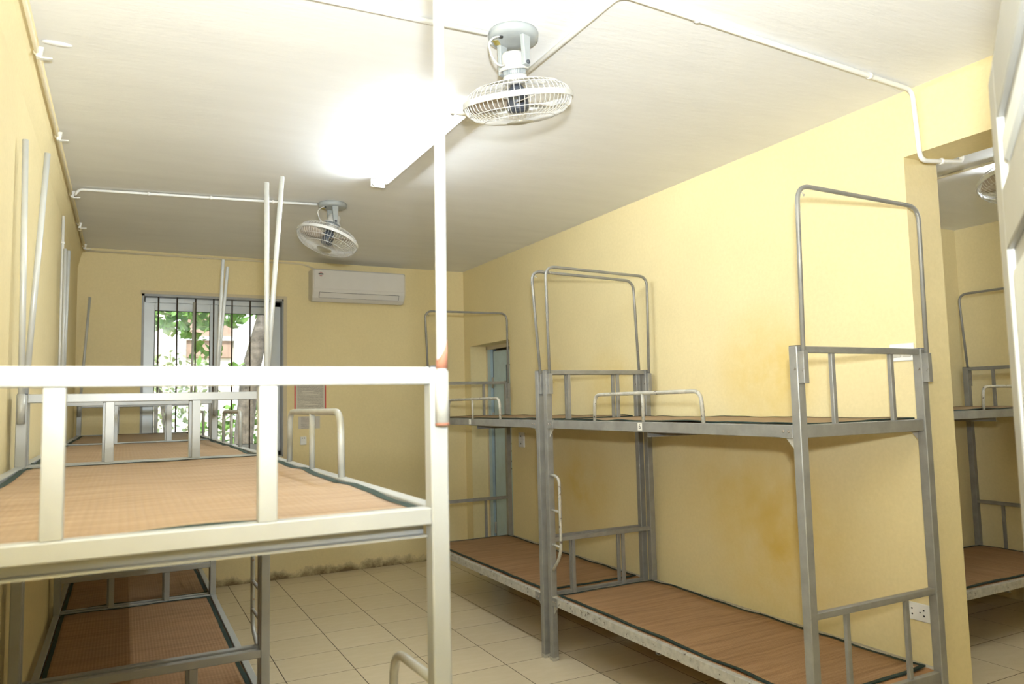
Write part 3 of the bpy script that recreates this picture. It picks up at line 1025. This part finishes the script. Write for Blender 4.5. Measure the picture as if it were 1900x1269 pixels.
# ------------------------------------------------------------------ conduits
def conduit(pts, r, mat, label, name='conduit', fillet=0.06, clips=(), group='electrical conduits'):
    root = thing(name, pts[0], label, 'conduit', group)
    o = Vector(pts[0])
    B().tube([Vector(p) - o for p in pts], r, 10, fillet).build('pipe', mat, root)
    for c, ax in clips:
        c = Vector(c) - o
        b = B()
        d = Vector(ax).normalized()
        q = Vector((1, 0, 0)).rotation_difference(d).to_matrix().to_4x4()
        b.lathe([(r + 0.0005, -0.008), (r + 0.004, -0.006), (r + 0.004, 0.006), (r + 0.0005, 0.008)], 14, Matrix.Translation(c) @ q @ Matrix.Rotation(math.pi / 2, 4, 'Y'))
        b.build('clip', mat, root)
    return root


cz = H - 0.0155
conduit([(0.0, 2.452, cz), (1.474, 2.389, cz)], 0.0095, 'pvc_white', 'white conduit from the left wall to the nearest fan', clips=(((0.55, 2.428, cz), (1, -0.04, 0)),))
conduit([(1.768, 3.0, cz), (1.768, 1.955, cz), (3.440, 2.045, cz), (3.443, 2.030, 2.588), (3.716, 2.010, 2.612), (3.722, 2.010, 2.66)], 0.0105, 'pvc_white',
        'white conduit running from the lamp across the ceiling and down beside the opening', fillet=0.045,
        clips=(((2.12, 1.974, cz), (1, 0.05, 0)), ((3.13, 2.028, cz), (1, 0.05, 0)), ((3.58, 2.019, 2.600), (1, -0.07, 0.09))))
conduit([(-0.051, 5.30, 1.30), (-0.051, 5.30, 2.77)], 0.0085, 'pvc_white', 'white conduit standing upright on the left wall below the ceiling pipe', fillet=0,
        clips=(((-0.051, 5.30, 2.60), (0, 0, 1)),))
conduit([(0.012, 5.215, 2.885), (0.035, 5.198, cz), (1.442, 4.991, cz)], 0.0085, 'pvc_white',
        'white conduit crossing the ceiling from the left wall to the far fan', fillet=0.03,
        clips=(((0.42, 5.139, cz), (1, -0.144, 0)), ((0.78, 5.087, cz), (1, -0.144, 0)), ((1.16, 5.032, cz), (1, -0.144, 0))))
conduit([(-0.01, YB - 0.010, 2.905), (1.80, YB - 0.010, 2.912), (1.945, YB - 0.010, 2.85)], 0.0075, 'pvc_cream',
        'cream cable pipe along the top of the end wall to the air conditioner', fillet=0.08,
        clips=(((0.9, YB - 0.010, 2.9085), (1, 0, 0)),))
conduit([(-0.010, YN, 2.897), (-0.010, YB - 0.03, 2.897)], 0.008, 'pvc_cream', 'cream cable pipe in the corner above the cream bunks', fillet=0,
        clips=[((-0.010, y, 2.897), (0, 1, 0)) for y in (3.19, 4.15, 5.25, 6.05, 6.25, 6.88)])
# filler lumps beside the clips: hook brackets
for y, bl_ in ((3.19, 'white cable bracket next to the plaster smear, above the cream bunks'), (4.15, 'white cable bracket between the plaster smear and the ceiling conduit'),
               (5.25, 'white cable bracket where the conduit climbs onto the ceiling'), (6.12, 'white cable bracket just beyond the conduit bend on the left wall'),
               (6.9, 'white cable bracket in the far corner by the window wall')):
    b = B()
    b.prism([(-0.012, y - 0.012, 2.878), (-0.012, y + 0.012, 2.878), (-0.004, y + 0.010, 2.918), (-0.004, y - 0.010, 2.918)], (0.016, 0, 0))
    b.prism([(0.0, y - 0.012, 2.874), (0.040, y - 0.006, 2.879), (0.040, y + 0.006, 2.879), (0.0, y + 0.012, 2.874)], (0, 0, 0.005))
    b.build('cable_bracket', 'pvc_white', None, label=bl_, cat='bracket', group='cable brackets above the cream bunks')
b = B()
b.lathe([(0.001, 0), (0.034, -0.002), (0.030, -0.006), (0.006, -0.009)], 14, Matrix.Translation((0.055, 3.165, H + 0.0005)) @ Matrix.Diagonal((1.5, 0.55, 1, 1)))
b.build('plaster_smear', 'ceiling_white', None, label='white plaster smear on the ceiling above the cream bunks', cat='plaster')
conduit([(4.66, 0.6, H2 - 0.008), (4.66, 2.72, H2 - 0.008), (4.62, 3.58, H2 - 0.008)], 0.008, 'pvc_cream', 'cream conduit along the ceiling of the next room', fillet=0.03,
        clips=(((4.66, 2.45, H2 - 0.008), (0, 1, 0)),))

# ------------------------------------------------------------------ air conditioner
ac = thing('air_conditioner', (1.845, YB, 2.545), 'white wall-mounted air conditioner above the red-framed notice', 'air conditioner')
aw, ah, ad = 0.905, 0.302, 0.185
prof = [(0, 0.03), (-0.05, 0.004), (-0.115, 0.0), (-0.150, 0.028), (-0.178, 0.082), (-ad, 0.105), (-ad, ah - 0.02), (-ad + 0.018, ah), (0, ah)]
b = B()
b.prism([(0.012, y, z) for y, z in prof], (aw - 0.024, 0, 0))
b.build('body', 'ac_white', ac)
for x in (0.0, aw - 0.012):
    b = B()
    b.prism([(x, y * 0.985 - (0.0 if y else 0.0), z * 0.98 + 0.003) for y, z in prof], (0.012, 0, 0))
    b.build('side_panel', 'ac_side', ac)
b = B()
b.box(0.014, aw - 0.014, -ad - 0.005, -ad + 0.001, 0.112, ah - 0.012, 0.002)
fp = b.build('front_panel', 'ac_white', ac)
# air flap lies on the slanted lower front
sl = Vector((0, -0.178 + 0.150, 0.082 - 0.028)).normalized()
nn = Vector((0, -sl.z, sl.y))
def slant(x0, x1, a, c, t0, t1):
    o_ = Vector((0, -0.150, 0.028))
    pts = [Vector((x0, 0, 0)) + o_ + sl * a + nn * t0, Vector((x1, 0, 0)) + o_ + sl * a + nn * t0, Vector((x1, 0, 0)) + o_ + sl * c + nn * t0, Vector((x0, 0, 0)) + o_ + sl * c + nn * t0]
    return pts, nn * (t1 - t0)
pp, d = slant(0.062, aw - 0.062, 0.004, 0.060, 0.0004, 0.0016)
B().prism(pp, d).build('flap_gap_shade', 'rubber_and_gap_shade', ac)  # dark sheet paints the shade in the slit round the flap
pp, d = slant(0.066, aw - 0.066, 0.007, 0.057, 0.0008, 0.004)
B().prism(pp, d).build('air_flap', 'ac_white', ac)
b = B(); b.box(0.052, 0.098, -ad - 0.0062, -ad - 0.004, ah - 0.058, ah - 0.046); b.build('logo_bar', 'print_black', fp)
for zz in (ah - 0.037, ah - 0.069):
    b = B(); b.lathe([(0.014, 0), (0.014, 0.0014)], 18, Matrix.Translation((0.075, -ad - 0.0048, zz)) @ Matrix.Rotation(math.pi / 2, 4, 'X') @ Matrix.Diagonal((1, 0.36, 1, 1)))
    b.build('logo_arc', 'logo_red', fp)

# ------------------------------------------------------------------ notices and switches
nt_ = thing('framed_notice', (1.716, YB, 1.522), 'printed house-rules notice in a red frame beside the window', 'notice')
nw, nh = 0.293, 0.414
B().box(0.009, nw - 0.009, -0.0035, -0.0005, 0.009, nh - 0.009).build('sheet', 'notice_print', nt_)
for a in ((0, nw, 0, 0.010), (0, nw, nh - 0.010, nh), (0, 0.010, 0.010, nh - 0.010), (nw - 0.010, nw, 0.010, nh - 0.010)):
    B().box(a[0], a[1], -0.006, 0.0, a[2], a[3]).build('frame_strip', 'paper_red', nt_)
sp = B().box(0, 0.200, -0.002, 0, 0, 0.115).build('paper_slip', 'slip_print', None, loc=(1.752, YB - 0.0005, 1.352), label='small grey printed slip below the red-framed notice', cat='paper')
jb = thing('junction_box', (1.766, YB, 1.204), 'small white box with two holes on the end wall under the paper slip', 'box')
B().box(0, 0.057, -0.022, 0, 0, 0.076, 0.004).build('box_body', 'pvc_white', jb)
for x in (0.018, 0.038):
    B().lathe([(0.0045, 0), (0.0045, 0.0015)], 10, Matrix.Translation((x, -0.0225, 0.063)) @ Matrix.Rotation(math.pi / 2, 4, 'X')).build('hole', 'rubber_and_gap_shade', jb)


def wall_plate(y0, y1, z0, z1, label, cat, pieces):
    root = thing('wall_plate' if cat != 'socket' else 'wall_socket', (WX, y0, z0), label, cat)
    B().box(-0.010, 0, 0, y1 - y0, 0, z1 - z0, 0.003).build('plate', 'pvc_white', root)
    pieces(root, y1 - y0, z1 - z0)


def _p1(r, w, h):
    for k in range(2):
        B().box(-0.013, -0.009, w * 0.12 + k * w * 0.42, w * 0.12 + k * w * 0.42 + w * 0.34, h * 0.22, h * 0.78, 0.002).build('rocker', 'pvc_white', r)


def _p2(r, w, h):
    for k in range(2):
        yc = w * (0.70 - 0.42 * k)
        for dy, dz, rr in ((-0.008, 0.012, 0.004), (-0.008, -0.012, 0.004), (0.010, 0.0, 0.003)):
            B().lathe([(rr, 0), (rr, 0.0012)], 10, Matrix.Translation((-0.0102, yc + dy, h / 2 + dz)) @ Matrix.Rotation(-math.pi / 2, 4, 'Y')).build('socket_hole', 'rubber_and_gap_shade', r)


def _p3(r, w, h):
    for k in range(2):
        B().box(-0.014, -0.009, 0.006, w - 0.006, h * (0.04 + 0.5 * k), h * (0.46 + 0.5 * k), 0.002).build('switch_block', 'pvc_white', r)
        B().box(-0.0165, -0.013, w * 0.40, w * 0.60, h * (0.20 + 0.5 * k), h * (0.30 + 0.5 * k), 0.001).build('rocker', 'door_blue_dark', r)


wall_plate(2.125, 2.245, 1.700, 1.780, 'white switch plate behind the head rail of bunk number 6', 'switch', _p1)
wall_plate(2.130, 2.262, 0.545, 0.622, 'white double wall socket low behind the foot of bunk number 6', 'socket', _p2)
wall_plate(5.835, 5.940, 1.155, 1.285, 'white pair of stacked switches beside the corner doorway', 'switch', _p3)

# ------------------------------------------------------------------ outdoors beyond the window
B().box(-8, 12, YB + BT, 24, -0.5, -0.3).build('yard', 'yard_ground', None, kind='structure')
bl = thing('neighbour_building', (0, 15, -0.3), 'sunlit cream building across the yard outside the window', 'building')
b = B(); b.box(-6, 9, 0, 0.4, 0, 8); b.build('wall', 'stucco_cream', bl)
for x0, x1 in ((1.08, 1.30), (2.14, 2.45), (0.1, 0.35)):
    b = B(); b.box(x0, x1, -0.15, 0, 0, 8); b.build('pilaster', 'stucco_white', bl)
for x0, x1 in ((1.30, 1.80), (1.85, 2.10), (-0.6, 0.0)):
    for z0, z1 in ((2.72, 3.05), (3.12, 3.6)):
        b = B(); b.box(x0, x1, -0.06, 0.0, z0 + 0.1, z1 + 0.1, 0.01); b.build('shutter', 'shutter_brown', bl)
    b = B(); b.box(x0 - 0.03, x1 + 0.03, -0.12, 0, 3.14, 3.22); b.build('window_ledge', 'stucco_white', bl)


def foliage(center, rad, cnt, size, mat, parent, seed, o):
    rng = random.Random(seed)
    b = B(); bm = b.bm
    for i in range(cnt):
        while True:
            p = Vector((rng.uniform(-1, 1), rng.uniform(-1, 1), rng.uniform(-1, 1)))
            if p.length < 1: break
        p = Vector((p.x * rad[0], p.y * rad[1], p.z * rad[2])) + Vector(center) - Vector(o)
        sz = size * rng.uniform(0.6, 1.3)
        q = Quaternion(Vector((rng.uniform(-1, 1), rng.uniform(-1, 1), rng.uniform(-1, 1))).normalized(), rng.uniform(0, 6.3))
        pts = [(0, -0.5, 0), (0.28, -0.15, 0.05), (0.22, 0.2, 0.03), (0, 0.55, -0.06), (-0.22, 0.2, 0.03), (-0.28, -0.15, 0.05)]
        vs = [bm.verts.new(p + q @ (Vector(t) * sz)) for t in pts]
        bm.faces.new(vs[:4]); bm.faces.new([vs[0], vs[3], vs[4], vs[5]])
    return b.build('foliage', mat, parent, kind='stuff')


def tree(base, pts, rads, label, crowns, mat, seed):
    root = thing('tree', base, label, 'tree')
    o = Vector(base)
    B().tube([Vector(p) - o for p in pts], 0.1, 14, rads=rads).build('trunk', 'trunk_bark', root)
    for k, (c, r, n, s_) in enumerate(crowns):
        foliage(c, r, n, s_, mat, root, seed + k, o)
    return root


tree((1.50, 9.5, -0.3), [(1.50, 9.5, -0.35), (1.56, 9.5, 0.6), (1.59, 9.5, 1.2), (1.66, 9.5, 2.0), (1.83, 9.5, 2.7), (2.0, 9.5, 3.3), (2.1, 9.6, 4.2)],
     [0.16, 0.12, 0.11, 0.11, 0.085, 0.08, 0.06], 'grey-barked tree standing close outside the window',
     [((0.95, 9.8, 2.85), (0.95, 0.6, 0.40), 420, 0.17), ((2.0, 9.9, 4.2), (1.6, 1.2, 0.9), 500, 0.2), ((1.50, 9.3, 2.02), (0.10, 0.1, 0.11), 9, 0.14), ((1.15, 9.8, 2.38), (0.22, 0.3, 0.30), 34, 0.15)], 'leaf_green', 11)
tree((0.85, 11.7, -0.3), [(0.85, 11.7, -0.35), (0.89, 11.7, 0.9), (0.81, 11.7, 1.5), (0.72, 11.7, 2.1)], [0.06, 0.045, 0.035, 0.02], 'small pale shrub-like tree outside, left half of the window',
     [((0.92, 11.7, 1.92), (0.66, 0.45, 0.50), 520, 0.08), ((1.15, 11.7, 1.15), (0.7, 0.4, 0.45), 300, 0.09)], 'leaf_pale', 31)
sh = thing('shrub', (1.7, 10.3, -0.3), 'bright green leafy shrub at the foot of the tree outside', 'shrub')
foliage((1.85, 10.2, 0.7), (0.85, 0.5, 1.1), 900, 0.12, 'leaf_green', sh, 77, (1.7, 10.3, -0.3))
B().tube([(0, 0, 0), (0.03, 0.05, 0.6), (0.06, 0.1, 1.2)], 0.02, 8).build('stem', 'trunk_bark', sh)
